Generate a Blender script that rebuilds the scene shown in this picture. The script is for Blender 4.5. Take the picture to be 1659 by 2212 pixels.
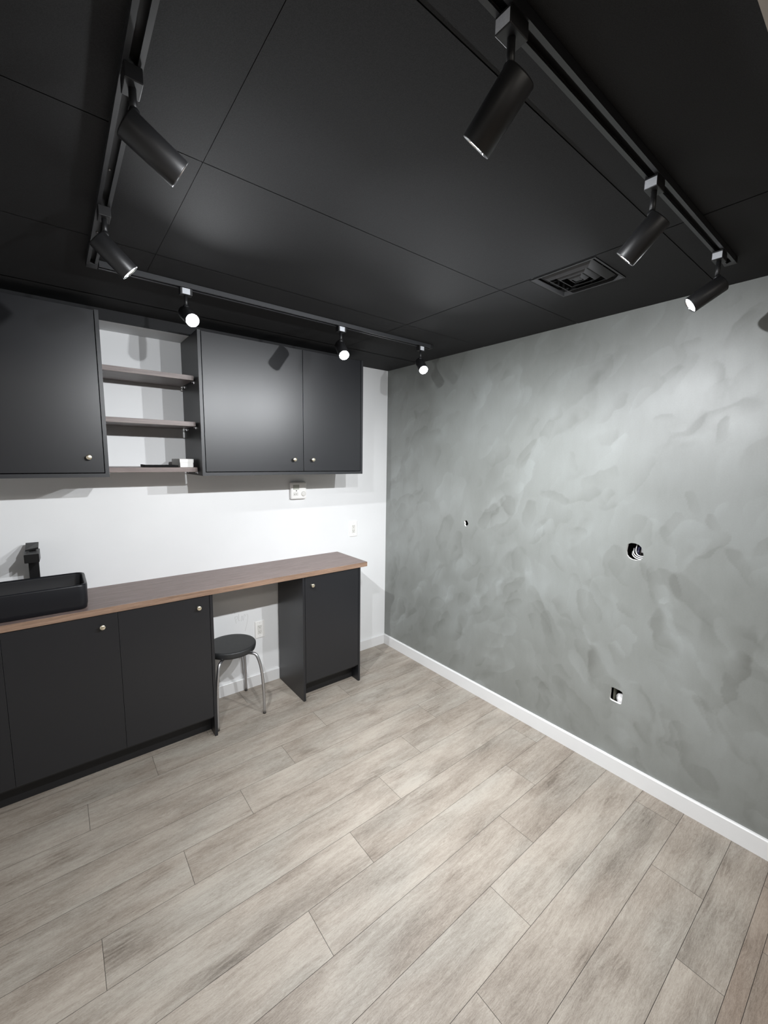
import bpy, bmesh, math, random
import numpy as np
from mathutils import Vector, Matrix

for o in list(bpy.data.objects):
    bpy.data.objects.remove(o)
S = bpy.context.scene
C = S.collection
random.seed(7)

# ------------------------------------------------------------------ camera
CAM = Vector((-2.2293, -2.77875, 1.63638))
YAW, PIT, ROL = -0.67126, -0.126064, 0.01338
FPX = 894.704
cy, sy, cp, sp = math.cos(YAW), math.sin(YAW), math.cos(PIT), math.sin(PIT)
F = Vector((-sy * cp, cy * cp, sp))
r0 = Vector((cy, sy, 0))
u0 = r0.cross(F)
rr = math.cos(ROL) * r0 + math.sin(ROL) * u0
uu = -math.sin(ROL) * r0 + math.cos(ROL) * u0
cd = bpy.data.cameras.new('camera')
cam = bpy.data.objects.new('camera', cd)
C.objects.link(cam)
M = Matrix((rr, uu, -F)).transposed().to_4x4()
M.translation = CAM
cam.matrix_world = M
cd.sensor_fit = 'VERTICAL'
cd.sensor_height = 24
cd.sensor_width = 18
cd.lens = FPX / 2212 * 24
cd.clip_start = 0.02
S.camera = cam

# ------------------------------------------------------------------ light and exposure
S.view_settings.view_transform = 'Standard'
S.view_settings.look = 'None'
S.view_settings.gamma = 1
S.view_settings.use_curve_mapping = False
S.view_settings.exposure = 0.0
SPOT_W = 84.0        # each track spotlight
SPOT_COL = (0.95, 0.975, 1.0)
w = bpy.data.worlds.new('world')
S.world = w
w.use_nodes = True
w.node_tree.nodes['Background'].inputs[0].default_value = (0.9, 0.93, 1, 1)
w.node_tree.nodes['Background'].inputs[1].default_value = 0.06


def area(name, loc, size, power, col, rot=(0, 0, 0)):
    l = bpy.data.lights.new(name, 'AREA')
    l.shape = 'RECTANGLE'
    l.size, l.size_y = size
    l.energy = power
    l.color = col
    o = bpy.data.objects.new(name, l)
    o.location = loc
    o.rotation_euler = rot
    C.objects.link(o)
    return o


# unseen area lights added in the hall behind the camera for ambient fill
area('hall_fill_light', (-1.6, -4.1, 2.60), (1.2, 0.6), 20, (1.0, 0.95, 0.88))
area('hall_fill_light', (-3.6, -4.1, 2.60), (1.2, 0.6), 14, (1.0, 0.95, 0.88))


# ------------------------------------------------------------------ materials
class N:
    """small helper around a node tree"""

    def __init__(s, name):
        s.m = bpy.data.materials.new(name)
        s.m.use_nodes = True
        s.t = s.m.node_tree
        s.b = s.t.nodes['Principled BSDF']
        s.c = None

    def n(s, typ, **kw):
        x = s.t.nodes.new(typ)
        for k, v in kw.items():
            if k.startswith('i_'):
                key = k[2:]
                key = int(key) if key.isdigit() else key.replace('_', ' ')
                if isinstance(v, bpy.types.NodeSocket):
                    s.t.links.new(v, x.inputs[key])
                else:
                    x.inputs[key].default_value = v
            else:
                setattr(x, k, v)
        return x

    def math(s, op, a, b=None, c=None, clamp=False):
        x = s.t.nodes.new('ShaderNodeMath')
        x.operation = op
        x.use_clamp = clamp
        for i, v in enumerate((a, b, c)):
            if v is None:
                continue
            if isinstance(v, bpy.types.NodeSocket):
                s.t.links.new(v, x.inputs[i])
            else:
                x.inputs[i].default_value = v
        return x.outputs[0]

    def ramp(s, fac, *stops, interp='LINEAR'):
        x = s.t.nodes.new('ShaderNodeValToRGB')
        x.color_ramp.interpolation = interp
        e = x.color_ramp.elements
        while len(e) < len(stops):
            e.new(0.5)
        for q, (p, col) in zip(e, stops):
            q.position = p
            if not hasattr(col, '__len__'):
                col = (col, col, col)
            q.color = (*col, 1)
        s.t.links.new(fac, x.inputs[0])
        return x.outputs[0]

    def mix(s, fac, a, b, blend='MIX'):
        x = s.t.nodes.new('ShaderNodeMix')
        x.data_type = 'RGBA'
        x.blend_type = blend
        for i, v in ((0, fac), (6, a), (7, b)):
            if isinstance(v, bpy.types.NodeSocket):
                s.t.links.new(v, x.inputs[i])
            elif i == 0:
                x.inputs[0].default_value = v
            else:
                x.inputs[i].default_value = (*v, 1)
        return x.outputs[2]

    def pos(s):
        if s.c is None:
            s.c = s.t.nodes.new('ShaderNodeNewGeometry').outputs['Position']
        return s.c

    def mapped(s, vec, rot=(0, 0, 0), scale=(1, 1, 1), loc=(0, 0, 0)):
        x = s.n('ShaderNodeMapping', i_Vector=vec)
        x.inputs['Rotation'].default_value = rot
        x.inputs['Scale'].default_value = scale
        x.inputs['Location'].default_value = loc
        return x.outputs[0]

    def noise(s, vec, scale, detail=3, rough=0.5, dist=0.0, out=0):
        return s.n('ShaderNodeTexNoise', i_Vector=vec, i_Scale=scale, i_Detail=detail, i_Roughness=rough,
                   i_Distortion=dist).outputs[out]

    def bump(s, h, strength=0.2, dist=0.001):
        b = s.n('ShaderNodeBump', i_Height=h, i_Strength=strength, i_Distance=dist)
        s.t.links.new(b.outputs[0], s.b.inputs['Normal'])

    def set(s, col=None, rough=None, metal=None, spec=None, emit=None, estr=None, coat=None):
        for k, v in (('Base Color', col), ('Roughness', rough), ('Metallic', metal), ('Specular IOR Level', spec),
                     ('Emission Color', emit), ('Emission Strength', estr), ('Coat Weight', coat)):
            if v is None:
                continue
            if isinstance(v, bpy.types.NodeSocket):
                s.t.links.new(v, s.b.inputs[k])
            elif hasattr(v, '__len__'):
                s.b.inputs[k].default_value = (*v, 1)
            else:
                s.b.inputs[k].default_value = v
        return s


def plain(name, col, rough=0.5, metal=0.0, spec=0.5, var=0.06, scale=18, bump=0.0, bscale=300):
    k = N(name)
    nz = k.noise(k.pos(), scale, 3)
    f = k.n('ShaderNodeMapRange', i_Value=nz, i_3=1 - var, i_4=1 + var).outputs[0]
    c = k.mix(1.0, col, col)
    x = k.n('ShaderNodeVectorMath', operation='SCALE', i_0=c, i_Scale=f).outputs[0]
    k.set(col=x, rough=rough, metal=metal, spec=spec)
    if bump:
        k.bump(k.noise(k.pos(), bscale, 2), bump, 0.001)
    return k.m


def wall_white():
    k = N('white_wall_paint')
    p = k.pos()
    c = k.ramp(k.noise(p, 2.2, 4), (0.3, (0.76, 0.765, 0.77)), (0.7, (0.80, 0.805, 0.81)))
    k.set(col=c, rough=0.6, spec=0.3)
    k.bump(k.noise(p, 160, 3), 0.12, 0.001)
    return k.m


MARKS = [(-1.232, 1.365, 45.3, 0.069, 0.048, -0.16),
         (-1.081, 1.272, -39.5, 0.111, 0.042, -0.16),
         (-0.698, 1.107, -19.5, 0.136, 0.05, -0.12),
         (-1.387, 1.316, -7.6, 0.079, 0.036, -0.13),
         (-1.327, 1.674, -39.7, 0.099, 0.033, -0.12),
         (-1.329, 1.034, 6.1, 0.08, 0.046, -0.1),
         (-1.88, 1.131, 4.4, 0.078, 0.049, -0.12),
         (-2.272, 1.383, 5.4, 0.042, 0.023, -0.13),
         (-2.029, 1.11, 26.3, 0.046, 0.018, -0.13),
         (-2.242, 1.033, 48.9, 0.137, 0.047, -0.12),
         (-2.131, 0.826, 22.8, 0.11, 0.038, -0.11),
         (-2.386, 1.201, 34.8, 0.084, 0.023, -0.11),
         (-1.804, 1.631, -37.2, 0.121, 0.034, 0.03),
         (-2.117, 0.988, 118.5, 0.026, 0.013, 0.14),
         (-1.467, 1.806, -23.9, 0.077, 0.026, -0.1),
         (-2.062, 2.05, -68.9, 0.051, 0.023, -0.1),
         (-2.189, 1.466, 31.2, 0.058, 0.024, -0.1),
         (-1.54, 1.441, -107.1, 0.09, 0.03, -0.12),
         (-1.935, 0.65, 30.1, 0.066, 0.031, -0.08),
         (-1.302, 0.84, -39.5, 0.099, 0.031, -0.12),
         (-0.964, 0.869, 130.5, 0.103, 0.035, -0.1),
         (-2.272, 1.771, -22.9, 0.056, 0.019, -0.12),
         (-2.095, 1.303, 14.8, 0.055, 0.024, -0.08),
         (-2.321, 0.521, 40.0, 0.082, 0.023, -0.1),
         (-2.466, 0.783, -130.8, 0.063, 0.026, -0.1)]


def plaster():
    """trowelled grey lime plaster; the coats laid over each other are in the mesh attribute 'coat'"""
    k = N('grey_trowelled_plaster')
    p = k.pos()
    coat = k.n('ShaderNodeAttribute', attribute_name='coat').outputs['Fac']
    st = k.noise(k.mapped(p, rot=(0.5, 0, 0), scale=(1, 1.0, 0.35)), 24, 5, 0.65)
    fi = k.noise(p, 150, 2, 0.6)
    v = k.math('MULTIPLY_ADD', k.math('SUBTRACT', st, 0.5), 0.16, coat)
    v = k.math('MULTIPLY_ADD', k.math('SUBTRACT', fi, 0.5), 0.10, v, clamp=True)
    c = k.ramp(v, (0.12, (0.126, 0.130, 0.119)), (0.5, (0.208, 0.218, 0.207)), (0.88, (0.305, 0.322, 0.318)))
    k.set(col=c, rough=k.ramp(v, (0.2, 0.50), (0.8, 0.38)), spec=0.9)
    k.bump(v, 0.10, 0.002)
    return k.m


def planks(name, tint):
    k = N(name)
    p = k.pos()
    at = k.n('ShaderNodeAttribute', attribute_name='tone').outputs['Color']
    se = k.n('ShaderNodeSeparateColor', i_Color=at)
    r1, r2, r3 = se.outputs[0], se.outputs[1], se.outputs[2]
    off = k.n('ShaderNodeCombineXYZ', i_0=k.math('MULTIPLY', r1, 37), i_1=k.math('MULTIPLY', r2, 23), i_2=0.0).outputs[0]
    q = k.n('ShaderNodeVectorMath', operation='ADD', i_0=p, i_1=off).outputs[0]
    wr = k.n('ShaderNodeTexNoise', i_Vector=k.mapped(q, scale=(1.0, 3, 1)), i_Scale=3.0, i_Detail=3).outputs[1]
    qd = k.n('ShaderNodeVectorMath', operation='MULTIPLY_ADD', i_0=wr, i_1=(0.10, 0.05, 0), i_2=q).outputs[0]
    cloud = k.noise(k.mapped(qd, scale=(1.0, 3.2, 1)), 2.2, 5, 0.55)
    streak = k.noise(k.mapped(qd, scale=(1.0, 9, 1)), 5.5, 8, 0.72)
    grain = k.noise(k.mapped(qd, scale=(1.0, 7, 1)), 42.0, 4, 0.75)
    pores = k.noise(k.mapped(q, scale=(1.0, 3, 1)), 190.0, 2, 0.6)
    rings = k.n('ShaderNodeTexWave', wave_type='BANDS', bands_direction='Y', i_Vector=k.mapped(qd, scale=(1.0, 6.0, 1)),
                i_Scale=3.4, i_Distortion=7.0, i_Detail=4.0, i_Detail_Scale=1.3).outputs[1]
    figm = k.ramp(k.noise(k.mapped(qd, scale=(1, 3, 1)), 3.0, 3), (0.56, 0.0), (0.70, 1.0))
    v = k.math('MULTIPLY', k.ramp(cloud, (0.30, 0.0), (0.72, 1.0)), 0.46)
    v = k.math('ADD', v, k.math('MULTIPLY', k.ramp(streak, (0.32, 0.0), (0.68, 1.0)), 0.30))
    v = k.math('ADD', v, k.math('MULTIPLY', k.ramp(grain, (0.32, 0.0), (0.68, 1.0)), 0.32))
    v = k.math('ADD', v, k.math('MULTIPLY', k.ramp(pores, (0.32, 0.0), (0.68, 1.0)), 0.17))
    v = k.math('SUBTRACT', v, k.math('MULTIPLY', figm, k.math('MULTIPLY_ADD', rings, 0.20, 0.09)))
    v = k.math('ADD', v, k.math('MULTIPLY', k.math('SUBTRACT', r3, 0.5), 0.12), clamp=True)
    c = k.ramp(v, (0.14, tuple(a * b for a, b in zip((0.150, 0.127, 0.108), tint))),
               (0.38, tuple(a * b for a, b in zip((0.245, 0.213, 0.184), tint))),
               (0.58, tuple(a * b for a, b in zip((0.325, 0.291, 0.257), tint))),
               (0.86, tuple(a * b for a, b in zip((0.43, 0.397, 0.357), tint))))
    cool = k.ramp(k.noise(k.mapped(q, scale=(1, 2.5, 1)), 1.7, 2), (0.45, 0.0), (0.65, 1.0))
    c = k.mix(k.math('MULTIPLY', cool, 0.5), c, k.mix(1.0, c, (0.93, 1.0, 1.04), 'MULTIPLY'))
    k.set(col=c, rough=k.ramp(grain, (0.3, 0.55), (0.7, 0.42)), spec=0.4)
    k.bump(grain, 0.12, 0.0008)
    return k.m


def walnut(name, a, b, axis='x'):
    k = N(name)
    p = k.pos()
    wr = k.n('ShaderNodeTexNoise', i_Vector=k.mapped(p, scale=(1.5, 5, 5)), i_Scale=2.0, i_Detail=2).outputs[1]
    q = k.n('ShaderNodeVectorMath', operation='MULTIPLY_ADD', i_0=wr, i_1=(0.05, 0.03, 0.03), i_2=p).outputs[0]
    st = k.noise(k.mapped(q, scale=(1.2, 22, 30)), 4.0, 6, 0.7)
    fi = k.noise(k.mapped(q, scale=(6, 90, 110)), 5.0, 4, 0.7)
    v = k.math('ADD', k.math('MULTIPLY', st, 0.7), k.math('MULTIPLY', fi, 0.3))
    k.set(col=k.ramp(v, (0.36, a), (0.64, b)), rough=0.42, spec=0.45)
    k.bump(fi, 0.1, 0.0005)
    return k.m


def ceiling_black():
    k = N('black_ceiling_paint')
    p = k.pos()
    sp_ = k.noise(p, 420, 2, 0.7)
    c = k.ramp(sp_, (0.35, (0.0165, 0.0168, 0.018)), (0.7, (0.025, 0.0255, 0.0275)))
    k.set(col=c, rough=0.78, spec=0.3)
    k.bump(sp_, 0.25, 0.0008)
    return k.m


MAT = {
    'wall': wall_white(), 'plaster': plaster(), 'floor': planks('greige_plank_floor', (0.90, 0.872, 0.832)),
    'hallfloor': planks('brown_plank_floor', (0.80, 0.72, 0.66)), 'ceil': ceiling_black(),
    'hallceil': plain('warm_white_ceiling', (0.62, 0.59, 0.55), 0.8),
    'gap': plain('dark_floor_joint', (0.06, 0.052, 0.046), 0.9),
    'trimw': plain('white_trim_paint', (0.72, 0.72, 0.72), 0.35, var=0.02),
    'gyp': plain('bare_gypsum_edge', (0.85, 0.85, 0.83), 0.9, var=0.12, scale=200, bump=0.4),
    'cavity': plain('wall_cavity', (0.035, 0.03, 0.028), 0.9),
    'cab': plain('matte_black_laminate', (0.0115, 0.012, 0.0145), 0.36, spec=0.58, var=0.05, bump=0.05, bscale=500),
    'cabedge': plain('black_edge_band', (0.02, 0.021, 0.024), 0.4, spec=0.6),
    'kick': plain('black_toe_kick', (0.010, 0.010, 0.011), 0.5, spec=0.4),
    'counter': walnut('walnut_worktop', (0.135, 0.096, 0.086), (0.255, 0.195, 0.18)),
    'counteredge': walnut('walnut_worktop_edge', (0.16, 0.10, 0.068), (0.34, 0.225, 0.16)),
    'shelf': walnut('walnut_shelf', (0.13, 0.10, 0.093), (0.23, 0.185, 0.172)),
    'brass': plain('polished_brass', (0.96, 0.88, 0.70), 0.30, metal=1.0, var=0.03),
    'chrome': plain('brushed_chrome', (0.60, 0.60, 0.62), 0.33, metal=1.0, var=0.04),
    'sink': plain('matte_black_basin', (0.009, 0.0095, 0.012), 0.34, spec=0.35),
    'tap': plain('matte_black_metal', (0.006, 0.006, 0.0065), 0.4, spec=0.35),
    'seat': plain('worn_black_plastic', (0.024, 0.025, 0.026), 0.42, spec=0.5, var=0.35, scale=26, bump=0.35, bscale=700),
    'rubber': plain('grey_rubber', (0.06, 0.055, 0.05), 0.8),
    'plastic': plain('white_plastic', (0.87, 0.86, 0.84), 0.35, var=0.02),
    'plastic2': plain('off_white_plastic', (0.72, 0.71, 0.68), 0.4, var=0.02),
    'slot': plain('dark_slot', (0.10, 0.09, 0.08), 0.8),
    'screen': plain('grey_display', (0.42, 0.43, 0.38), 0.2, var=0.03),
    'track': plain('satin_black_aluminium', (0.03, 0.031, 0.034), 0.36, spec=0.6),
    'lampb': plain('matte_black_lamp', (0.014, 0.014, 0.015), 0.42, spec=0.55),
    'copper': plain('dull_conductor', (0.02, 0.02, 0.02), 0.5),
    'label': plain('white_paper_label', (0.60, 0.62, 0.66), 0.6, var=0.15, scale=300),
    'reflector': plain('bright_reflector', (0.9, 0.9, 0.92), 0.12, metal=1.0, var=0.02),
    'ventm': plain('black_painted_steel', (0.034, 0.034, 0.036), 0.5, spec=0.5),
    'duct': plain('dark_duct', (0.004, 0.004, 0.004), 0.9),
    'card': plain('white_cardboard', (0.80, 0.79, 0.77), 0.7, var=0.05),
    'blackp': plain('black_plastic', (0.004, 0.004, 0.004), 0.7, spec=0.15),
    'pencil': plain('pencil_graphite', (0.50, 0.49, 0.48), 0.6),
    'cablew': plain('white_cable_sheath', (0.85, 0.85, 0.85), 0.4, var=0.03),
    'cableb': plain('dark_blue_cable_sheath', (0.02, 0.02, 0.05), 0.4),
    'insul': plain('white_insulation', (0.80, 0.78, 0.78), 0.95, var=0.25, scale=120, bump=0.8),
    'stud': plain('galvanised_stud', (0.22, 0.22, 0.17), 0.5, metal=0.2, var=0.2, scale=60),
    'jamb': plain('brown_wood_jamb', (0.13, 0.085, 0.065), 0.6, var=0.3, scale=50),
}


def emissive(name, col, strength):
    k = N(name)
    k.set(col=(0.8, 0.8, 0.8), emit=col, estr=strength)
    return k.m


MAT['lens'] = emissive('lit_led_lens', (0.93, 0.97, 1.0), 45)


# ------------------------------------------------------------------ mesh helpers
def bx(bm, a, b, mi=0, bev=0.0):
    x0, y0, z0 = (min(a[i], b[i]) for i in range(3))
    x1, y1, z1 = (max(a[i], b[i]) for i in range(3))
    v = [bm.verts.new(c) for c in ((x0, y0, z0), (x1, y0, z0), (x1, y1, z0), (x0, y1, z0),
                                   (x0, y0, z1), (x1, y0, z1), (x1, y1, z1), (x0, y1, z1))]
    fs = []
    for f in ((0, 3, 2, 1), (4, 5, 6, 7), (0, 1, 5, 4), (1, 2, 6, 5), (2, 3, 7, 6), (3, 0, 4, 7)):
        q = bm.faces.new([v[i] for i in f])
        q.material_index = mi
        fs.append(q)
    if bev:
        es = list({e for f in fs for e in f.edges})
        bmesh.ops.bevel(bm, geom=es, offset=bev, segments=2, profile=0.5, affect='EDGES')
    return fs


def quad(bm, pts, mi=0):
    f = bm.faces.new([bm.verts.new(p) for p in pts])
    f.material_index = mi
    return f


def frame_of(d):
    d = Vector(d).normalized()
    up = Vector((0, 0, 1)) if abs(d.z) < 0.95 else Vector((1, 0, 0))
    a = d.cross(up).normalized()
    return a, a.cross(d).normalized(), d


def lathe(bm, origin, d, prof, seg=32, mi=0, close=True):
    """prof: list of (along, radius) revolved about direction d through origin"""
    a, b, d = frame_of(d)
    o = Vector(origin)
    rings = []
    for s, r in prof:
        if r < 1e-6:
            rings.append([bm.verts.new(o + d * s)])
        else:
            rings.append([bm.verts.new(o + d * s + (a * math.cos(t) + b * math.sin(t)) * r)
                          for t in (2 * math.pi * i / seg for i in range(seg))])
    for p, q in zip(rings, rings[1:]):
        for i in range(seg):
            j = (i + 1) % seg
            if len(p) == 1 and len(q) == 1:
                continue
            if len(p) == 1:
                f = bm.faces.new((p[0], q[i], q[j]))
            elif len(q) == 1:
                f = bm.faces.new((p[i], p[j], q[0]))
            else:
                f = bm.faces.new((p[i], p[j], q[j], q[i]))
            f.material_index = mi
            f.smooth = True


def tube(bm, pts, r, seg=12, mi=0, cap=True):
    pts = [Vector(p) for p in pts]
    rings = []
    ref = None
    for i, p in enumerate(pts):
        d = (pts[min(i + 1, len(pts) - 1)] - pts[max(i - 1, 0)]).normalized()
        if ref is None:
            ref = frame_of(d)[0]
        ref = (ref - d * ref.dot(d)).normalized()
        b = d.cross(ref)
        rr_ = r[i] if hasattr(r, '__len__') else r
        rings.append([bm.verts.new(p + (ref * math.cos(t) + b * math.sin(t)) * rr_)
                      for t in (2 * math.pi * k / seg for k in range(seg))])
    for p, q in zip(rings, rings[1:]):
        for i in range(seg):
            f = bm.faces.new((p[i], p[(i + 1) % seg], q[(i + 1) % seg], q[i]))
            f.smooth = True
            f.material_index = mi
    if cap:
        bm.faces.new(rings[0][::-1]).material_index = mi
        bm.faces.new(rings[-1]).material_index = mi


def smooth_path(pts, n=8):
    P = [Vector(p) for p in pts]
    P = [P[0] * 2 - P[1]] + P + [P[-1] * 2 - P[-2]]
    out = []
    for i in range(1, len(P) - 2):
        for k in range(n):
            t = k / n
            a, b, c, d = P[i - 1], P[i], P[i + 1], P[i + 2]
            out.append(0.5 * ((2 * b) + (c - a) * t + (2 * a - 5 * b + 4 * c - d) * t * t + (3 * b - a - 3 * c + d) * t ** 3))
    out.append(P[-2])
    return out


def wpos(o):
    v = Vector((0, 0, 0))
    while o:
        v += o.location
        o = o.parent
    return v


def obj(name, bm, mats, parent=None, loc=None):
    """link a bmesh given in world coordinates as one object"""
    bmesh.ops.recalc_face_normals(bm, faces=bm.faces)
    me = bpy.data.meshes.new(name)
    base = wpos(parent) if parent else Vector(loc) if loc is not None else Vector((0, 0, 0))
    bmesh.ops.translate(bm, verts=bm.verts, vec=-base)
    bm.to_mesh(me)
    bm.free()
    for m in (mats if isinstance(mats, (list, tuple)) else [mats]):
        me.materials.append(MAT[m])
    o = bpy.data.objects.new(name, me)
    C.objects.link(o)
    if parent:
        o.parent = parent
    else:
        o.location = base
    return o


def tag(o, label, cat, group=None, kind=None):
    o['label'] = label
    o['category'] = cat
    if group:
        o['group'] = group
    if kind:
        o['kind'] = kind
    return o


def thing(name, label, cat, loc, group=None):
    o = bpy.data.objects.new(name, None)
    o.empty_display_size = 0.05
    o.location = loc
    C.objects.link(o)
    return tag(o, label, cat, group)


def struct(name, bm, mats, label=None):
    o = obj(name, bm, mats)
    o['kind'] = 'structure'
    if label:
        o['label'] = label
    return o


def one(fn, *a, **k):
    bm = bmesh.new()
    fn(bm, *a, **k)
    return bm


# ------------------------------------------------------------------ measures
H = 2.3653           # black ceiling
ZT = 2.3081          # top of the wall cabinets / underside of the filler
XL = -3.30           # left wall
YE = -2.597          # edge of the room, where the hall starts
HH = 2.62            # hall ceiling

# ------------------------------------------------------------------ floor: planks in staggered rows
bm = bmesh.new()
col = bm.loops.layers.float_color.new('tone')
rows = []
y = -0.184
while y < 0.2:
    y += 0.1757
edges = []
yy = y
while yy > -7.2:
    edges.append(yy)
    yy -= 0.1757
g = 0.0007


def plank(x0, x1, y0, y1, mi):
    f = quad(bm, ((x0 + g, y0 + g, 0), (x1 - g, y0 + g, 0), (x1 - g, y1 - g, 0), (x0 + g, y1 - g, 0)), mi)
    t = (random.random(), random.random(), random.random(), 1)
    for l in f.loops:
        l[col] = t


for e0, e1 in zip(edges, edges[1:]):
    k = round((-0.184 - e0) / 0.1757)
    j = (-0.42 - 0.2985 * k) % 1.196
    ranges = [(e1, e0)]
    if e1 < YE < e0:
        ranges = [(YE, e0), (e1, YE)]
    for (a, b) in ranges:
        hall = b <= YE + 1e-6
        xmin, xmax = (-5.5, 2.2) if hall else (XL, 0.0)
        jj = j + (0.55 if hall else 0)
        x = jj - 1.196 * 7
        while x < xmax:
            xa, xb = max(x, xmin), min(x + 1.196, xmax)
            if xb - xa > 0.003:
                plank(xa, xb, a, min(b, 0.0) if not hall else b, 1 if hall else 0) if a < 0 else None
            x += 1.196
f = quad(bm, ((-5.6, -7.3, -0.0015), (2.3, -7.3, -0.0015), (2.3, 0.01, -0.0015), (-5.6, 0.01, -0.0015)), 2)
struct('floor', bm, ['floor', 'hallfloor', 'gap'])

# ------------------------------------------------------------------ ceiling: black panels with fine joints, then the hall ceiling
bm = bmesh.new()
xs = [-3.30, -3.105, -1.887, -0.672, 0.0]
ys = [0.0, -0.385, -0.992, -1.603, -2.21, -2.55]
xg = [0.0, 0.0006, 0.0006, 0.0020, 0.0]
yg = [0.0, 0.0022, 0.0022, 0.0018, 0.0008, 0.0]
VX0, VX1, VY0, VY1 = -0.662, -0.408, -2.002, -1.742      # opening of the air diffuser
for i in range(len(xs) - 1):
    for j in range(len(ys) - 1):
        a, b, c, d = xs[i] + xg[i], xs[i + 1] - xg[i + 1], ys[j + 1] + yg[j + 1], ys[j] - yg[j]
        dz = 0.0 + 0.0006 * ((i * 3 + j * 5) % 3)
        fr = [(a, b, c, d)]
        if i == 3 and j == 3:
            fr = [(a, VX0, c, d), (VX1, b, c, d), (VX0, VX1, c, VY0), (VX0, VX1, VY1, d)]
        for (p, q, r_, s_) in fr:
            if q - p > 0.0005 and s_ - r_ > 0.0005:
                quad(bm, ((p, r_, H + dz), (p, s_, H + dz), (q, s_, H + dz), (q, r_, H + dz)), 0)
for (p, q, r_, s_) in ((-3.3, VX0, -2.55, 0), (VX1, 0.0, -2.55, 0), (VX0, VX1, -2.55, VY0), (VX0, VX1, VY1, 0)):
    quad(bm, ((p, r_, H + 0.006), (p, s_, H + 0.006), (q, s_, H + 0.006), (q, r_, H + 0.006)), 0)
quad(bm, ((-5.5, -2.55, H - 0.0), (-5.5, -2.55, HH), (2.2, -2.55, HH), (2.2, -2.55, H - 0.0)), 1)
quad(bm, ((-5.5, -7.2, HH), (-5.5, -2.55, HH), (2.2, -2.55, HH), (2.2, -7.2, HH)), 1)
struct('ceiling', bm, ['ceil', 'hallceil'])

# ------------------------------------------------------------------ walls
bm = bmesh.new()
bx(bm, (XL - 0.1, 0.0, 0), (0.12, 0.1, H + 0.02))
struct('wall_back', bm, 'wall')
bm = bmesh.new()
bx(bm, (XL - 0.1, 0.0, 0), (XL, YE, H + 0.02))
bx(bm, (-5.5, YE, 0), (XL, YE + 0.1, HH))
bx(bm, (-5.6, -7.2, 0), (-5.5, YE, HH))
struct('wall_left', bm, 'wall')
bm = bmesh.new()
bx(bm, (-5.6, -7.3, 0), (2.3, -7.2, HH))
struct('wall_front', bm, 'wall')
bm = bmesh.new()
bx(bm, (2.2, -7.2, 0), (2.3, YE, HH))
bx(bm, (0.12, YE, 0), (2.2, YE + 0.1, HH))
struct('wall_hall', bm, 'wall')

# grey plaster wall with three holes cut through the board
HOLES = [
    [(-0.877, 1.213), (-0.886, 1.222), (-0.898, 1.224), (-0.908, 1.215), (-0.915, 1.203), (-0.912, 1.192),
     (-0.903, 1.186), (-0.897, 1.180), (-0.889, 1.181), (-0.881, 1.190), (-0.884, 1.200)],
    [(-1.941, 1.232), (-1.955, 1.240), (-1.975, 1.241), (-1.992, 1.236), (-2.004, 1.225), (-2.012, 1.207),
     (-2.016, 1.190), (-2.013, 1.174), (-2.006, 1.163), (-1.985, 1.157), (-1.965, 1.158), (-1.950, 1.165),
     (-1.941, 1.176), (-1.937, 1.195), (-1.939, 1.215)],
    [(-1.921, 0.452), (-1.923, 0.459), (-1.932, 0.462), (-1.965, 0.460), (-1.977, 0.456), (-1.980, 0.447),
     (-1.979, 0.398), (-1.976, 0.389), (-1.968, 0.386), (-1.930, 0.388), (-1.921, 0.391), (-1.919, 0.398)],
]
GS = 0.0065
NY, NZ = int(round(-YE / GS)), int(round((H + 0.02) / GS))
gy = np.linspace(0.0, YE, NY + 1)
gz = np.linspace(0.0, H + 0.02, NZ + 1)
GY, GZ = np.meshgrid(gy, gz, indexing='ij')
rng = np.random.default_rng(11)


def soft_noise(cell):
    """smooth random field over the wall, roughly -1..1"""
    a, b = int(2.7 / cell) + 3, int(2.5 / cell) + 3
    g_ = rng.uniform(-1, 1, (a, b))
    u, v = -GY / cell, GZ / cell
    i0, j0 = u.astype(int), v.astype(int)
    fu, fv = u - i0, v - j0
    fu, fv = fu * fu * (3 - 2 * fu), fv * fv * (3 - 2 * fv)
    return (g_[i0, j0] * (1 - fu) * (1 - fv) + g_[i0 + 1, j0] * fu * (1 - fv) + g_[i0, j0 + 1] * (1 - fu) * fv + g_[i0 + 1, j0 + 1] * fu * fv)


W1, W2, W3 = soft_noise(0.07), soft_noise(0.07), soft_noise(0.025)
coat = 0.5 + 0.10 * soft_noise(0.5) + 0.07 * soft_noise(0.22) + 0.05 * soft_noise(0.1)


def dab(cy0, cz0, ang, hl, hw, amt, crisp, side):
    a = math.radians(ang)
    dy, dz = GY - cy0 + 0.018 * W1, GZ - cz0 + 0.018 * W2
    u = dy * math.cos(a) - dz * math.sin(a)
    v = dy * math.sin(a) + dz * math.cos(a)
    e = (np.abs(u / hw) ** 2.4 + np.abs(v / hl) ** 3.2) + 0.28 * W3
    m = np.clip((1.0 - e) / crisp, 0, 1)
    fade = np.clip(0.45 + 0.55 * side * u / hw + 0.25 * v / hl, 0.12, 1.0)
    return amt * m * fade


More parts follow.
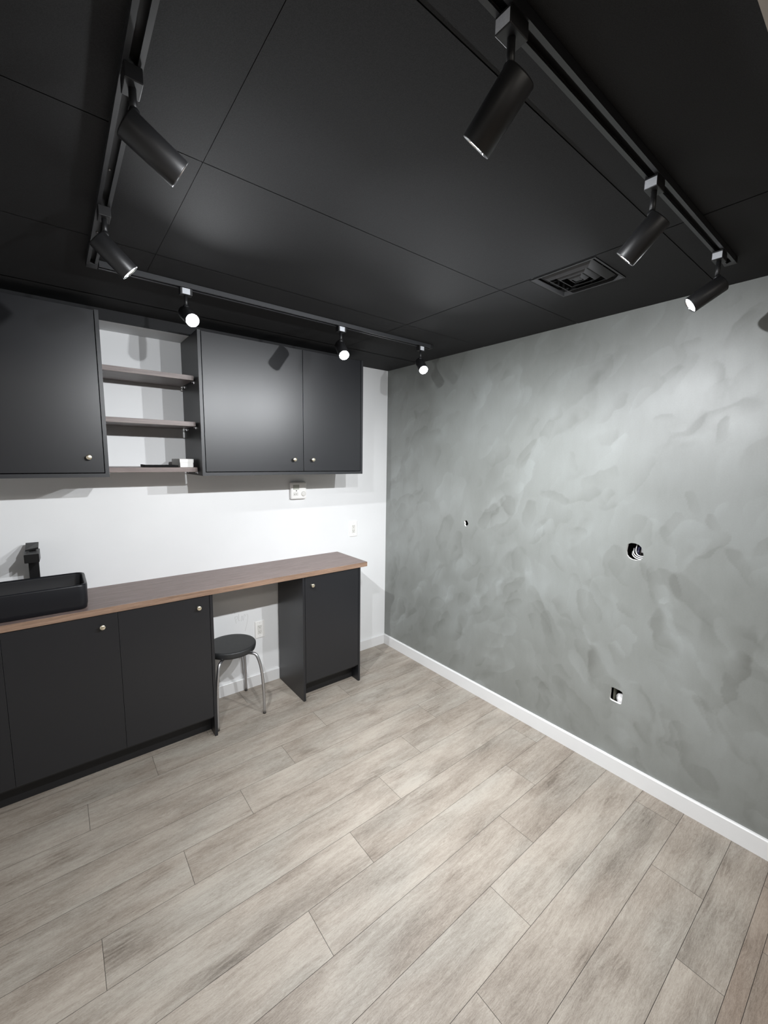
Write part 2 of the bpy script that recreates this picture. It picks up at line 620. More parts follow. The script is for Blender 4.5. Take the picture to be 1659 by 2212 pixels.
for _ in range(520):
    cy0, cz0 = rng.uniform(YE, 0), rng.uniform(0, H)
    lean = 34 if (cz0 < 1.15 and cy0 < -1.3) else -36
    ang = lean + rng.normal(0, 22)
    hw = rng.uniform(0.02, 0.055)
    coat += dab(cy0, cz0, ang, hw * rng.uniform(1.6, 3.2), hw, rng.choice((-0.125, 0.10)) * rng.uniform(0.35, 1.3),
                rng.choice((0.10, 0.3, 0.8)), rng.choice((-1, 1)))
for (cy0, cz0, ang, hl, hw, amt) in MARKS:
    coat += dab(cy0, cz0, ang, hl * 1.05, hw * 1.1, amt * 1.25, 0.22, 1) + dab(cy0, cz0, ang, hl, hw, amt * 0.5, 0.3, -1)
coat = np.clip(coat, 0.02, 0.98)

bm = bmesh.new()
cl = bm.verts.layers.float.new('coat')
gv = [[None] * (NZ + 1) for _ in range(NY + 1)]
boxes = [(min(a for a, b in h) - 0.012, max(a for a, b in h) + 0.012, min(b for a, b in h) - 0.012, max(b for a, b in h) + 0.012) for h in HOLES]
inside = np.zeros((NY, NZ), bool)
rects = []
for (a, b, c, d) in boxes:
    i0, i1 = int(-b / GS), int(math.ceil(-a / GS))
    j0, j1 = int(c / GS), int(math.ceil(d / GS))
    inside[i0:i1, j0:j1] = True
    rects.append((i0, i1, j0, j1))


def vert(i, j):
    if gv[i][j] is None:
        q = bm.verts.new((0, gy[i], gz[j]))
        q[cl] = float(coat[i, j])
        gv[i][j] = q
    return gv[i][j]


for i in range(NY):
    for j in range(NZ):
        if not inside[i, j]:
            bm.faces.new((vert(i, j), vert(i, j + 1), vert(i + 1, j + 1), vert(i + 1, j)))
for (i0, i1, j0, j1), hole in zip(rects, HOLES):
    rim = [vert(i, j0) for i in range(i0, i1)] + [vert(i1, j) for j in range(j0, j1)] + \
          [vert(i, j1) for i in range(i1, i0, -1)] + [vert(i0, j) for j in range(j1, j0, -1)]
    es = [bm.edges.get((rim[k], rim[(k + 1) % len(rim)])) for k in range(len(rim))]
    hv = []
    for a, b in hole:
        q = bm.verts.new((0, a, b))
        q[cl] = float(coat[min(NY, int(-a / GS)), int(b / GS)])
        hv.append(q)
    es += [bm.edges.new((hv[k], hv[(k + 1) % len(hv)])) for k in range(len(hv))]
    bmesh.ops.triangle_fill(bm, edges=es, use_beauty=True, use_dissolve=False, normal=(-1, 0, 0))
for f in bm.faces:
    f.material_index = 0
for lp in HOLES:                                    # broken gypsum edge going 13 mm into the wall
    n_ = len(lp)
    for i in range(n_):
        a, b = lp[i], lp[(i + 1) % n_]
        quad(bm, ((0, a[0], a[1]), (0, b[0], b[1]), (0.013, b[0], b[1]), (0.013, a[0], a[1])), 1)
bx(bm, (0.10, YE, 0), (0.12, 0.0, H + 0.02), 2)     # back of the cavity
quad(bm, ((0, YE, 0), (0.12, YE, 0), (0.12, YE, HH), (0, YE, HH)), 3)
quad(bm, ((0, YE, H), (0, -2.55, H), (0, -2.55, HH), (0, YE, HH)), 3)
struct('wall_right', bm, ['plaster', 'gyp', 'cavity', 'wall'])

# ------------------------------------------------------------------ baseboards, filler, jamb
HB, TB = 0.0855, 0.014


def board(bm, p0, p1, nrm):
    """simple square board with a small chamfered top; p0->p1 along the wall, nrm into the room"""
    p0, p1, nrm = Vector(p0), Vector(p1), Vector(nrm)
    prof = [(0, 0), (TB, 0), (TB, HB - 0.005), (TB - 0.004, HB), (0, HB)]
    A = [bm.verts.new(p0 + nrm * a + Vector((0, 0, z))) for a, z in prof]
    B = [bm.verts.new(p1 + nrm * a + Vector((0, 0, z))) for a, z in prof]
    for i in range(5):
        bm.faces.new((A[i], A[(i + 1) % 5], B[(i + 1) % 5], B[i]))
    bm.faces.new(A[::-1])
    bm.faces.new(B)


bm = bmesh.new()
board(bm, (-1.5738, 0, 0), (-1.0108, 0, 0), (0, -1, 0))
board(bm, (-0.5478, 0, 0), (-TB, 0, 0), (0, -1, 0))
struct('baseboard_back', bm, 'trimw')
bm = bmesh.new()
board(bm, (0, 0, 0), (0, YE + 0.006, 0), (-1, 0, 0))
struct('baseboard_right', bm, 'trimw')
# low black soffit behind the cabinet tops; its underside is left white
bm = bmesh.new()
for f in bx(bm, (XL, -0.193, ZT), (-0.5095, 0.0, H), 0)[:1]:
    f.material_index = 1
struct('trim_1', bm, ['ceil', 'wall'])
bm = bmesh.new()
bx(bm, (-0.012, YE - 0.03, 0), (0.0, YE - 0.001, 0.09))
bx(bm, (-0.012, YE - 0.03, 0.0), (0.10, YE - 0.001, 2.1))
struct('trim_2', bm, 'jamb')

# ------------------------------------------------------------------ cabinets
T = 0.016


def knob(x, yf, z, door):
    k_ = bmesh.new()
    lathe(k_, (x, yf, z), (0, -1, 0), [(0, 0.0065), (0.002, 0.0065), (0.004, 0.0042), (0.014, 0.0042), (0.016, 0.0085),
                                      (0.0175, 0.0115), (0.022, 0.012), (0.0235, 0.0105), (0.024, 0.0)], 28)
    o = obj('knob', k_, 'brass', door)
    o['label'] = 'round polished brass knob'
    return o


def door(cab, x0, x1, yf, z0, z1, kx=None, kz=None, gp=0.0015):
    b_ = one(bx, (x0 + gp, yf, z0 + 0.0015), (x1 - gp, yf + 0.018, z1 - 0.0015), 0, 0.0008)
    d = obj('door', b_, 'cab', cab)
    if kx is not None:
        knob(kx, yf, kz, d)
    return d


def upper(label, x0, x1, splits, knobs):
    yf, z0, z1 = -0.361, 1.5335, ZT - 0.0005
    t = thing('wall_cabinet', label, 'cabinet', ((x0 + x1) / 2, -0.0, z0), 'black wall cabinets above the worktop')
    c = bmesh.new()
    bx(c, (x0, yf, z0), (x0 + T, -0.001, z1))
    bx(c, (x1 - T, yf, z0), (x1, -0.001, z1))
    bx(c, (x0 + T, yf, z0), (x1 - T, -0.001, z0 + 0.018))
    bx(c, (x0 + T, yf + 0.03, z1 - 0.018), (x1 - T, -0.001, z1))
    bx(c, (x0 + T, -0.008, z0 + 0.018), (x1 - T, -0.001, z1 - 0.018))
    obj('carcass', c, 'cabedge', t)
    xs_ = [x0 + T + 0.002] + splits + [x1 - T - 0.002]
    for i in range(len(xs_) - 1):
        kk = knobs[i]
        door(t, xs_[i], xs_[i + 1], yf, z0 + 0.0205, z1 - 0.002, kk, 1.629)
    return t


upper('black wall cabinet left of the open shelves, cut off by the photo edge', -3.285, -2.0201,
      [-2.92, -2.48], [None, -2.85, -2.098])
upper('wide black two-door wall cabinet right of the open shelves, near the grey wall', -1.589, -0.5095,
      [-0.972], [-1.041, -0.911])


def base(label, x0, x1, splits, knobs):
    yf, z1 = -0.400, 0.8665
    t = thing('base_cabinet', label, 'cabinet', ((x0 + x1) / 2, -0.2, 0), 'black base cabinets under the worktop')
    c = bmesh.new()
    bk = -0.016
    bx(c, (x0, yf, 0), (x0 + T, bk, z1))
    bx(c, (x1 - T, yf, 0), (x1, bk, z1))
    bx(c, (x0 + T, yf + 0.022, 0.108), (x1 - T, bk, 0.126))
    bx(c, (x0 + T, yf + 0.022, z1 - 0.018), (x1 - T, bk, z1))
    bx(c, (x0 + T, bk - 0.006, 0.126), (x1 - T, bk, z1 - 0.018))
    obj('carcass', c, 'cab', t)
    obj('toe_kick', one(bx, (x0 + T + 0.0005, -0.317, 0.0), (x1 - T - 0.0005, -0.301, 0.1075)), 'kick', t)
    xs_ = [x0 + T + 0.002] + splits + [x1 - T - 0.002]
    for i in range(len(xs_) - 1):
        door(t, xs_[i], xs_[i + 1], yf, 0.126, z1 - 0.003, knobs[i], 0.805, 0.0006)
    return t


base('long black base cabinet under the basin, left of the stool', -3.285, -1.5743,
     [-2.90, -2.465, -2.03], [None, -2.52, -2.097, -1.652])
base('narrow single-door black base cabinet right of the stool', -1.0104, -0.5484, [], [-0.943])

# worktop
bm = bmesh.new()
ZC = 0.90
bx(bm, (-3.295, -0.4102, 0.8668), (-0.4958, -0.001, ZC), 0, 0.0012)
for f in bm.faces:
    if abs(f.normal.z) < 0.5 or f.calc_center_median().z < 0.87:
        f.material_index = 1
bm.normal_update()
for f in bm.faces:
    f.material_index = 0 if f.normal.z > 0.9 else 1
tag(obj('worktop', bm, ['counter', 'counteredge'], loc=(-1.9, -0.2, 0.8668)),
    'long brown walnut-look worktop across both base cabinets', 'countertop')

# ------------------------------------------------------------------ niche shelves and what lies on them
for zt, lab in ((2.0765, 'brown wooden shelf, topmost in the open niche between the wall cabinets'),
                (1.8290, 'brown wooden shelf, middle one in the open niche'),
                (1.5785, 'brown wooden shelf, lowest in the niche, holding a box and a black tray')):
    t = thing('wall_shelf', lab, 'shelf', (-1.805, -0.15, zt - 0.025), 'open shelves between the wall cabinets')
    obj('board', one(bx, (-2.0170, -0.296, zt - 0.025), (-1.5990, -0.004, zt), 0, 0.0008), 'shelf', t)
    for (px, dx) in ((-1.5895, -1), (-2.0196, 1)):
        for py in (-0.262, -0.05):
            p_ = bmesh.new()
            lathe(p_, (px, py, zt - 0.0295), (dx, 0, 0), [(0, 0.0025), (0.012, 0.0025), (0.012, 0.0)], 12)
            bx(p_, (px, py - 0.0028, zt - 0.037), (px + dx * 0.002, py + 0.0028, zt - 0.0262))
            obj('shelf_pin', p_, 'chrome', t)

t = thing('cardboard_box', 'small white box at the right end of the lowest niche shelf', 'box', (-1.65, -0.2, 1.5785))
obj('box_body', one(bx, (-1.682, -0.272, 1.5788), (-1.613, -0.075, 1.621), 0, 0.001), 'card', t)
obj('box_lid', one(bx, (-1.6835, -0.2735, 1.605), (-1.6115, -0.0735, 1.6245), 0, 0.001), 'card', t)
bm = bmesh.new()
bx(bm, (-1.858, -0.285, 1.5788), (-1.695, -0.16, 1.5835), 0, 0.001)
for a, b in (((-1.858, -0.285, 1.583), (-1.695, -0.281, 1.5905)), ((-1.858, -0.164, 1.583), (-1.695, -0.160, 1.5905)),
             ((-1.858, -0.281, 1.583), (-1.854, -0.164, 1.593)), ((-1.699, -0.281, 1.583), (-1.695, -0.164, 1.5905))):
    bx(bm, a, b)
tag(obj('tray', bm, 'blackp', loc=(-1.777, -0.22, 1.5788)), 'thin black tray lying left of the white box on the lowest shelf', 'tray')


# ------------------------------------------------------------------ basin
def rrect(x0, x1, y0, y1, r, n=7):
    out = []
    for cx, cy_, a0 in ((x1 - r, y1 - r, 0), (x0 + r, y1 - r, 90), (x0 + r, y0 + r, 180), (x1 - r, y0 + r, 270)):
        for i in range(n + 1):
            a = math.radians(a0 + 90 * i / n)
            out.append((cx + r * math.cos(a), cy_ + r * math.sin(a)))
    return out


bm = bmesh.new()
X0, X1, Y0, Y1 = -2.632, -2.1415, -0.384, -0.104
levels = [(0.012, 0.024, 0.900), (0.006, 0.03, 0.905), (0.002, 0.034, 0.93), (0.0, 0.036, 1.016), (0.002, 0.036, 1.0225), (0.006, 0.034, 1.0245),
          (0.011, 0.031, 1.0225), (0.014, 0.028, 1.014), (0.020, 0.03, 0.935), (0.030, 0.03, 0.922), (0.055, 0.03, 0.918)]
prev = None
for ins, rad, z in levels:
    ring = [bm.verts.new((a, b, z)) for a, b in rrect(X0 + ins, X1 - ins, Y0 + ins, Y1 - ins, rad)]
    if prev:
        for i in range(len(ring)):
            j = (i + 1) % len(ring)
            bm.faces.new((prev[i], prev[j], ring[j], ring[i])).smooth = True
    else:
        bm.faces.new(ring[::-1])
    prev = ring
bm.faces.new(prev)
t = thing('vessel_sink', 'matte black rectangular basin standing on the worktop', 'sink', (-2.387, -0.244, ZC))
for v in bm.verts:
    v.co.z += 0.0003
obj('basin', bm, 'sink', t)
bm = bmesh.new()
lathe(bm, (-2.387, -0.244, 0.9186), (0, 0, 1), [(0, 0.022), (0.003, 0.022), (0.004, 0.018), (0.0045, 0.0)], 28)
obj('drain', bm, 'tap', t)

# faucet
t = thing('faucet', 'tall matte black square tap behind the basin', 'faucet', (-2.343, -0.06, ZC))
bm = bmesh.new()
bx(bm, (-2.3705, -0.086, ZC + 0.0003), (-2.3165, -0.032, ZC + 0.006), 0, 0.001)
bx(bm, (-2.3640, -0.080, ZC + 0.006), (-2.3230, -0.039, 1.120), 0, 0.0015)
obj('column', bm, 'tap', t)
bm = bmesh.new()
# spout slopes slightly down towards the basin
for (ya, yb) in ((-0.034, -0.195),):
    z_a, z_b = 1.158, 1.148
    x0, x1 = -2.3725, -2.3160
    v = [bm.verts.new(c) for c in ((x0, ya, 1.106), (x1, ya, 1.106), (x1, ya, z_a), (x0, ya, z_a),
                                   (x0, yb, 1.118), (x1, yb, 1.118), (x1, yb, z_b + 0.012), (x0, yb, z_b + 0.012))]
    for f in ((0, 1, 2, 3), (7, 6, 5, 4), (0, 4, 5, 1), (1, 5, 6, 2), (2, 6, 7, 3), (3, 7, 4, 0)):
        bm.faces.new([v[i] for i in f])
bmesh.ops.bevel(bm, geom=list(bm.edges), offset=0.0015, segments=2, affect='EDGES')
obj('spout', bm, 'tap', t)
bm = bmesh.new()
bx(bm, (-2.358, -0.074, 1.158), (-2.330, -0.046, 1.168))
x0, x1 = -2.369, -2.3185
v = [bm.verts.new(c) for c in ((x0, -0.034, 1.184), (x1, -0.034, 1.184), (x1, -0.034, 1.192), (x0, -0.034, 1.192),
                               (x0, -0.125, 1.164), (x1, -0.125, 1.172), (x1, -0.125, 1.180), (x0, -0.125, 1.172))]
for f in ((0, 1, 2, 3), (7, 6, 5, 4), (0, 4, 5, 1), (1, 5, 6, 2), (2, 6, 7, 3), (3, 7, 4, 0)):
    bm.faces.new([v[i] for i in f])
obj('lever', bm, 'tap', t)

# ------------------------------------------------------------------ stool
SX, SY = -1.4155, -0.1925
t = thing('stool', 'round black stool with curved chrome legs under the worktop', 'stool', (SX, SY, 0))
bm = bmesh.new()
lathe(bm, (SX, SY, 0.415), (0, 0, 1), [(-0.004, 0.0), (-0.004, 0.143), (-0.001, 0.1485), (0.010, 0.1515), (0.024, 0.1530), (0.0315, 0.1525),
                                      (0.0355, 0.1500), (0.0368, 0.1440), (0.0355, 0.134), (0.035, 0.0)], 72)
obj('seat', bm, 'seat', t)
for sx in (-1, 1):
    for sy_ in (-1, 1):
        d = Vector((sx * 0.66, sy_ * 0.75, 0))
        c0 = Vector((SX, SY, 0))
        pts = [c0 + d * 0.08 + Vector((0, 0, 0.4005)), c0 + d * 0.125 + Vector((0, 0, 0.4005)), c0 + d * 0.160 + Vector((0, 0, 0.399)),
               c0 + d * 0.178 + Vector((0, 0, 0.385)), c0 + d * 0.196 + Vector((0, 0, 0.340)), c0 + d * 0.208 + Vector((0, 0, 0.28)),
               c0 + d * 0.2155 + Vector((0, 0, 0.20)), c0 + d * 0.219 + Vector((0, 0, 0.12)), c0 + d * 0.2205 + Vector((0, 0, 0.012))]
        b_ = bmesh.new()
        tube(b_, smooth_path(pts, 6), 0.0092, 16)
        lg = obj('leg', b_, 'chrome', t)
        b_ = bmesh.new()
        lathe(b_, c0 + d * 0.2205, (0, 0, 1), [(0, 0.0), (0.0, 0.0095), (0.012, 0.0095), (0.014, 0.008)], 16)
        obj('foot_cap', b_, 'rubber', lg)

# small grey tube beside the right base cabinet
bm = bmesh.new()
tube(bm, smooth_path([(-0.535, -0.29, 0.0), (-0.5345, -0.29, 0.10), (-0.534, -0.29, 0.200), (-0.536, -0.275, 0.2135), (-0.538, -0.255, 0.200),
                      (-0.538, -0.25, 0.10), (-0.538, -0.25, 0.0)], 6), 0.0045, 10)
tag(obj('metal_tube', bm, 'chrome', loc=(-0.535, -0.27, 0)), 'thin grey bent metal tube beside the narrow base cabinet', 'tube')


# ------------------------------------------------------------------ outlets, thermostat
def outlet(label, cx, cz, wdt=0.070, hgt=0.124):
    t = thing('wall_outlet', label, 'outlet', (cx, 0, cz), 'white wall outlets')
    obj('cover_plate', one(bx, (cx - wdt / 2, -0.0065, cz - hgt / 2), (cx + wdt / 2, -0.0002, cz + hgt / 2), 0, 0.002), 'plastic', t)
    ins = obj('insert', one(bx, (cx - 0.0165, -0.0085, cz - 0.034), (cx + 0.0165, -0.006, cz + 0.034), 0, 0.0007), 'plastic2', t)
    for s in (-1, 1):
        b_ = bmesh.new()
        z = cz + s * 0.0185
        bx(b_, (cx - 0.0075, -0.0088, z + 0.000), (cx - 0.0055, -0.0083, z + 0.0095))
        bx(b_, (cx + 0.0050, -0.0088, z + 0.0015), (cx + 0.0070, -0.0083, z + 0.0085))
        lathe(b_, (cx - 0.0005, -0.0083, z - 0.006), (0, -1, 0), [(0, 0.0026), (0.0005, 0.0026), (0.0005, 0.0)], 12)
        obj('socket', b_, 'slot', ins)
        b_ = bmesh.new()
        lathe(b_, (cx, -0.0064, cz + s * 0.048), (0, -1, 0), [(0, 0.003), (0.0008, 0.0028), (0.001, 0.0)], 12)
        obj('screw', b_, 'plastic2', t)


outlet('white wall outlet above the right end of the worktop', -0.3435, 1.0705)
outlet('white wall outlet under the worktop, above right of the stool', -1.150, 0.4155)

t = thing('thermostat', 'boxy white thermostat with a dial, under the wall cabinet', 'thermostat', (-0.842, 0, 1.40))
obj('body', one(bx, (-0.9035, -0.032, 1.3410), (-0.7790, -0.0002, 1.4660), 0, 0.010), 'plastic', t)
bm = bmesh.new()
lathe(bm, (-0.8060, -0.0315, 1.3790), (0, -1, 0), [(0, 0.019), (0.002, 0.019), (0.0025, 0.0165), (0.008, 0.0155), (0.009, 0.013), (0.009, 0.0)], 32)
obj('dial', bm, 'plastic2', t)
bm = bmesh.new()
bx(bm, (-0.886, -0.0335, 1.366), (-0.848, -0.0315, 1.392), 0, 0.0006)
obj('switch_panel', bm, 'plastic2', t)
obj('display', one(bx, (-0.888, -0.0335, 1.412), (-0.840, -0.0315, 1.446), 0, 0.0006), 'screen', t)
bm = bmesh.new()
bx(bm, (-0.880, -0.0340, 1.374), (-0.875, -0.0330, 1.379))
bx(bm, (-0.866, -0.0340, 1.376), (-0.860, -0.0330, 1.380))
bx(bm, (-0.866, -0.0340, 1.399), (-0.858, -0.0312, 1.406))
obj('indicator_marks', bm, 'slot', t)

# pencil scribble on the wall above the stool
bm = bmesh.new()
for st in ([(-1.3215, 0.549), (-1.321, 0.530), (-1.314, 0.496)], [(-1.320, 0.545), (-1.308, 0.548), (-1.303, 0.538), (-1.312, 0.522)],
           [(-1.297, 0.563), (-1.296, 0.540), (-1.297, 0.512), (-1.286, 0.516)],
           [(-1.278, 0.505), (-1.273, 0.545), (-1.266, 0.508), (-1.256, 0.550), (-1.247, 0.532)],
           [(-1.243, 0.545), (-1.236, 0.546), (-1.232, 0.530), (-1.238, 0.490), (-1.248, 0.450), (-1.256, 0.428)],
           [(-1.305, 0.578), (-1.295, 0.582)], [(-1.345, 0.570), (-1.330, 0.590), (-1.322, 0.568)]):
    tube(bm, smooth_path([(a, -0.0003, b) for a, b in st], 5), 0.0006, 6)
tag(obj('pencil_scribble', bm, 'pencil', loc=(-1.28, 0, 0.52)), 'faint pencil scribble on the white wall above the stool', 'marking')

# ------------------------------------------------------------------ things in the wall holes
for pts, r_, mat, lab in (
        ([(0.090, -1.980, 1.262), (0.060, -1.975, 1.215), (0.045, -1.975, 1.185), (0.065, -1.980, 1.150), (0.090, -1.985, 1.12)], 0.0070,
         'cableb', 'dark blue cable at the left inside the large round wall hole'),
        ([(0.060, -1.965, 1.240), (0.030, -1.970, 1.200), (0.022, -1.985, 1.180), (0.030, -2.010, 1.178), (0.070, -2.040, 1.19)], 0.0024,
         'cablew', 'thin white cable loop, uppermost in the large wall hole'),
        ([(0.060, -1.950, 1.205), (0.030, -1.962, 1.184), (0.020, -1.985, 1.171), (0.028, -2.010, 1.170), (0.070, -2.040, 1.18)], 0.0024,
         'cablew', 'thin white cable loop, middle one in the large wall hole'),
        ([(0.060, -1.945, 1.188), (0.030, -1.958, 1.174), (0.018, -1.982, 1.163), (0.028, -2.008, 1.162), (0.070, -2.040, 1.17)], 0.0024,
         'cablew', 'thin white cable loop, lowest in the large wall hole')):
    bm = bmesh.new()
    tube(bm, smooth_path(pts, 8), r_, 10)
    tag(obj('cable', bm, mat, loc=pts[2]), lab, 'cable', 'cables in the large wall hole')
bm = bmesh.new()
bx(bm, (0.02, -2.022, 1.196), (0.045, -1.996, 1.222), 0, 0.003)
tag(obj('cable_clamp', bm, 'chrome', loc=(0.03, -2.01, 1.2)), 'grey metal clamp at the right inside the large wall hole', 'clamp')


def lump(name, c, rad, mat, lab, cat, seed):
    b_ = bmesh.new()
    bmesh.ops.create_icosphere(b_, subdivisions=3, radius=1.0)
    rnd = random.Random(seed)
    ph = [rnd.uniform(0, 6) for _ in range(6)]
    for v in b_.verts:
        d = 1 + 0.16 * math.sin(5 * v.co.x + ph[0]) * math.sin(6 * v.co.y + ph[1]) + 0.12 * math.sin(9 * v.co.z + ph[2]) * math.cos(8 * v.co.x + ph[3])
        v.co = Vector(c) + Vector([v.co[i] * rad[i] * d for i in range(3)])
    for f in b_.faces:
        f.smooth = True
    tag(obj(name, b_, mat, loc=c), lab, cat)


lump('insulation', (0.052, -1.962, 0.392), (0.030, 0.028, 0.030), 'insul', 'white fluffy insulation in the low rectangular wall hole', 'insulation', 3)
lump('insulation', (0.034, -0.908, 1.190), (0.014, 0.012, 0.015), 'insul', 'white fluffy insulation in the smallest wall hole', 'insulation', 5)
bm = bmesh.new()
bx(bm, (0.0135, -1.930, 0.02), (0.098, -1.915, 0.80))
bx(bm, (0.0135, -1.930, 0.02), (0.0150, -1.905, 0.80))
tag(obj('wall_stud', bm, 'stud', loc=(0.05, -1.92, 0.02)), 'grey stud edge at the left inside the low rectangular wall hole', 'stud')

# ------------------------------------------------------------------ ceiling air diffuser
t = thing('air_vent', 'square black ceiling air diffuser with nested louvres', 'vent', (-0.535, -1.872, H))
cx, cyv = -0.535, -1.872


def ring4(bm, r0, z0, r1, z1, th=0.0012):
    """sloping square ring, outer half size r0 at z0, inner r1 at z1"""
    co = [(-1, -1), (1, -1), (1, 1), (-1, 1)]
    for dz in (0, th):
        A = [bm.verts.new((cx + a * r0, cyv + b * r0, z0 + dz)) for a, b in co]
        B = [bm.verts.new((cx + a * r1, cyv + b * r1, z1 + dz)) for a, b in co]
        for i in range(4):
            j = (i + 1) % 4
            bm.faces.new((A[i], A[j], B[j], B[i]))


bm = bmesh.new()
ring4(bm, 0.129, H - 0.003, 0.122, H - 0.003)
ring4(bm, 0.129, H - 0.003, 0.129, H + 0.001)
ring4(bm, 0.122, H - 0.003, 0.1215, H + 0.012)
obj('frame', bm, 'ventm', t)
for r0, r1 in ((0.101, 0.080), (0.068, 0.049), (0.038, 0.021)):
    bm = bmesh.new()
    ring4(bm, r0, H + 0.010, r1, H - 0.006)
    ring4(bm, r1, H - 0.006, r1 - 0.003, H - 0.006)
    obj('louvre', bm, 'ventm', t)
bm = bmesh.new()
bx(bm, (cx - 0.014, cyv - 0.014, H - 0.004), (cx + 0.014, cyv + 0.014, H + 0.004))
bx(bm, (cx - 0.118, cyv - 0.003, H + 0.018), (cx + 0.118, cyv + 0.003, H + 0.024))
bx(bm, (cx - 0.003, cyv - 0.118, H + 0.018), (cx + 0.003, cyv + 0.118, H + 0.024))
obj('centre_cap', bm, 'ventm', t)
bm = bmesh.new()
quad(bm, [(cx + a * 0.122, cyv + b * 0.122, H + 0.10) for a, b in ((-1, -1), (1, -1), (1, 1), (-1, 1))])
for i in range(4):
    co = [(-1, -1), (1, -1), (1, 1), (-1, 1)]
    a, b = co[i], co[(i + 1) % 4]
    quad(bm, [(cx + a[0] * .122, cyv + a[1] * .122, H + 0.008), (cx + b[0] * .122, cyv + b[1] * .122, H + 0.008),
              (cx + b[0] * .122, cyv + b[1] * .122, H + .10), (cx + a[0] * .122, cyv + a[1] * .122, H + .10)])
obj('duct', bm, 'duct', t)

# ------------------------------------------------------------------ lighting tracks
ZB = H - 0.0205


def track(label, p0, p1, caps, screws):
    p0, p1 = Vector(p0), Vector(p1)
    d = (p1 - p0).normalized()
    s = Vector((-d.y, d.x, 0))
    t = thing('light_track', label, 'light track', (p0.x, p0.y, H), 'black lighting tracks on the ceiling')
    b_ = bmesh.new()
    prof = [(-0.017, 0), (-0.017, -0.020), (-0.0075, -0.020), (-0.0075, -0.017), (-0.012, -0.017), (-0.012, -0.004),
            (0.012, -0.004), (0.012, -0.017), (0.0075, -0.017), (0.0075, -0.020), (0.017, -0.020), (0.017, 0)]
    A = [b_.verts.new(p0 + s * a + Vector((0, 0, H + z - 0.0004))) for a, z in prof]
    B = [b_.verts.new(p1 + s * a + Vector((0, 0, H + z - 0.0004))) for a, z in prof]
    n_ = len(prof)
    for i in range(n_):
        b_.faces.new((A[i], A[(i + 1) % n_], B[(i + 1) % n_], B[i]))
    obj('rail', b_, 'track', t)
    for side in (-1, 1):
        b_ = bmesh.new()
        q0, q1 = p0 + s * side * 0.0105, p1 + s * side * 0.0105
        tube(b_, (q0 + Vector((0, 0, H - 0.011)), q1 + Vector((0, 0, H - 0.011))), 0.0012, 8)
        obj('conductor', b_, 'copper', t)
    for c, dd in caps:
        c = Vector(c)
        b_ = bmesh.new()
        e = c + d * dd
        lo = [min((c - s * 0.018)[i], (e + s * 0.018)[i], (c + s * 0.018)[i], (e - s * 0.018)[i]) for i in range(2)]
        hi = [max((c - s * 0.018)[i], (e + s * 0.018)[i], (c + s * 0.018)[i], (e - s * 0.018)[i]) for i in range(2)]
        bx(b_, (lo[0], lo[1], H - 0.0215), (hi[0], hi[1], H - 0.0005), 0, 0.001)
        obj('end_cap', b_, 'lampb', t)
    for c in screws:
        b_ = bmesh.new()
        lathe(b_, (c[0], c[1], H - 0.0045), (0, 0, -1), [(0, 0.0035), (0.0015, 0.0032), (0.0025, 0.0018), (0.0028, 0)], 14)
        o = obj('screw', b_, 'chrome', t)
        o['label'] = 'bright steel screw'
    return t


track('black ceiling light track on the right, running past the air diffuser', (-2.045, -2.3025, 0), (-0.300, -2.3025, 0),
      [((-0.300, -2.3025, 0), 0.022)], [(-1.179, -2.3025), (-0.498, -2.3025)])
track('black ceiling light track on the left, above the basin side', (-2.067, -2.28, 0), (-2.067, -0.810, 0),
      [((-2.067, -0.810, 0), 0.045), ((-2.067, -2.28, 0), -0.045)], [(-2.067, -1.431), (-2.067, -1.05)])
track('black ceiling light track at the back, in front of the wall cabinets', (-2.045, -0.787, 0), (-0.300, -0.787, 0),
      [((-0.300, -0.787, 0), 0.022)], [(-1.35, -0.787)])

# ------------------------------------------------------------------ spotlights
SPOTS = [
    ('black spotlight nearest the camera on the right-hand ceiling track', (-1.600, -2.3025), 2.275, (-0.123, 0.727, -0.676), 'x', 1.0),
    ('black spotlight in the middle of the right-hand ceiling track', (-0.993, -2.3025), 2.268, (-0.075, 0.709, -0.701), 'x', 1.0),
    ('black spotlight at the far end of the right-hand track, face lit', (-0.418, -2.3025), 2.268, (-0.392, 0.712, -0.583), 'x', 1.0),
    ('black spotlight nearest the camera on the left-hand ceiling track', (-2.067, -1.800), 2.279, (0.872, 0.028, -0.488), '', 1.55),
    ('black spotlight over the wall cabinet corner, far end of the left-hand track', (-2.067, -1.250), 2.279, (0.730, 0.008, -0.680), '', 1.55),
    ('glaring spotlight on the back track, in front of the open shelves', (-1.741, -0.787), 2.275, (0.040, -0.867, -0.497), 'y', 0.55),
    ('glaring spotlight on the back track, before the right wall cabinet', (-0.962, -0.787), 2.275, (-0.200, -0.720, -0.665), 'y', 0.55),
    ('glaring spotlight on the back track, nearest the grey wall', (-0.370, -0.787), 2.275, (-0.330, -0.720, -0.610), 'y', 0.55),
]
RH, LH = 0.0285, 0.106
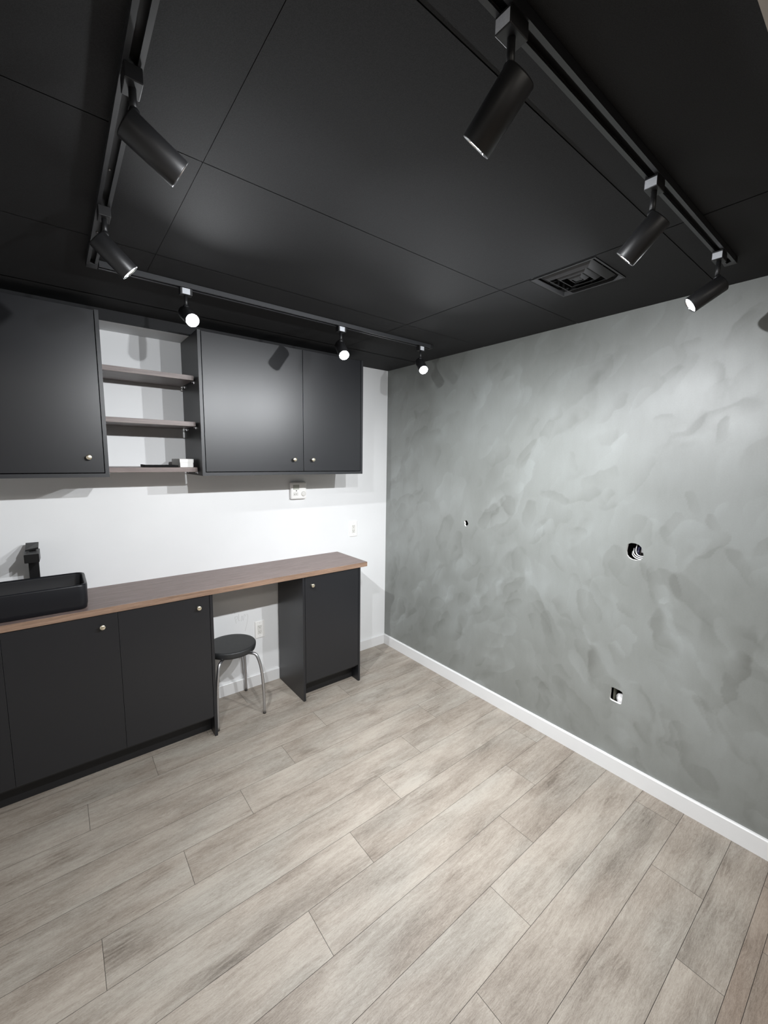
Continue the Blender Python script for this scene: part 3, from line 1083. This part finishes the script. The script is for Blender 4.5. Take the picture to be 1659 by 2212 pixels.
for lab, (x, y), zp, d, lab_side, pw in SPOTS:
    d = Vector(d).normalized()
    up = (Vector((0, 0, 1)) - d * d.z).normalized()
    Q = Vector((x, y, zp)) - up * 0.028
    t = thing('spotlight', lab, 'spotlight', (x, y, ZB), 'black ceiling track spotlights')
    ax = lab_side if lab_side else 'l'
    hx, hy = (0.024, 0.0155) if ax != 'l' else (0.0155, 0.024)
    b_ = bmesh.new()
    bx(b_, (x - hx, y - hy, ZB - 0.028), (x + hx, y + hy, ZB - 0.0008), 0, 0.0015)
    bx(b_, (x - hx * 0.35, y - hy * 0.35, ZB - 0.001), (x + hx * 0.35, y + hy * 0.35, ZB + 0.006))
    obj('track_adapter', b_, 'lampb', t)
    if lab_side == 'x':
        b_ = one(bx, (x - hx - 0.0006, y - 0.0135, ZB - 0.026), (x - hx + 0.0002, y + 0.0135, ZB - 0.006))
        obj('sticker', b_, 'label', t)['label'] = 'white paper sticker'
    elif lab_side == 'y':
        b_ = one(bx, (x - 0.016, y - hy - 0.0006, ZB - 0.026), (x + 0.0145, y - hy + 0.0002, ZB - 0.003))
        obj('sticker', b_, 'label', t)['label'] = 'white paper sticker'
    b_ = bmesh.new()
    tube(b_, ((x, y, ZB - 0.027), (x, y, zp - 0.006)), 0.0068, 20)
    lathe(b_, Vector((x, y, zp - 0.004)) - d.cross(up) * 0.009, d.cross(up), [(0, 0), (0, 0.009), (0.018, 0.009), (0.018, 0)], 20)
    obj('stem', b_, 'lampb', t)
    b_ = bmesh.new()
    lathe(b_, Q, d, [(-0.003, 0.0), (-0.003, RH - 0.003), (0.0, RH), (LH - 0.002, RH), (LH, RH - 0.001), (LH, RH - 0.0026),
                     (LH - 0.012, RH - 0.004), (LH - 0.012, 0.0)], 56)
    hd = obj('lamp_head', b_, 'lampb', t)
    b_ = bmesh.new()
    lathe(b_, Q, d, [(LH - 0.0005, RH - 0.0026), (LH - 0.010, RH - 0.0075)], 48)
    obj('reflector', b_, 'reflector', hd)
    b_ = bmesh.new()
    lathe(b_, Q, d, [(LH - 0.0065, RH - 0.0030), (LH - 0.0030, RH - 0.0042), (LH - 0.0018, RH * 0.5), (LH - 0.0014, 0.0)], 48)
    o = obj('lens', b_, 'lens', hd)
    o['label'] = 'lit white lens'
    l = bpy.data.lights.new('lamp_light', 'SPOT')
    l.energy = SPOT_W * pw
    l.color = SPOT_COL
    l.spot_size = math.radians({'': 104, 'x': 145, 'y': 122}[lab_side])
    l.spot_blend = 1.0
    l.shadow_soft_size = 0.013
    lo = bpy.data.objects.new('lamp_light', l)
    C.objects.link(lo)
    a, b, c = frame_of(d)
    m = Matrix((a, b, -c)).transposed().to_4x4()
    if m.determinant() < 0:
        m = Matrix((-a, b, -c)).transposed().to_4x4()
    m.translation = Q + d * (LH + 0.004) - Vector((x, y, ZB))
    lo.parent = t
    lo.matrix_local = m
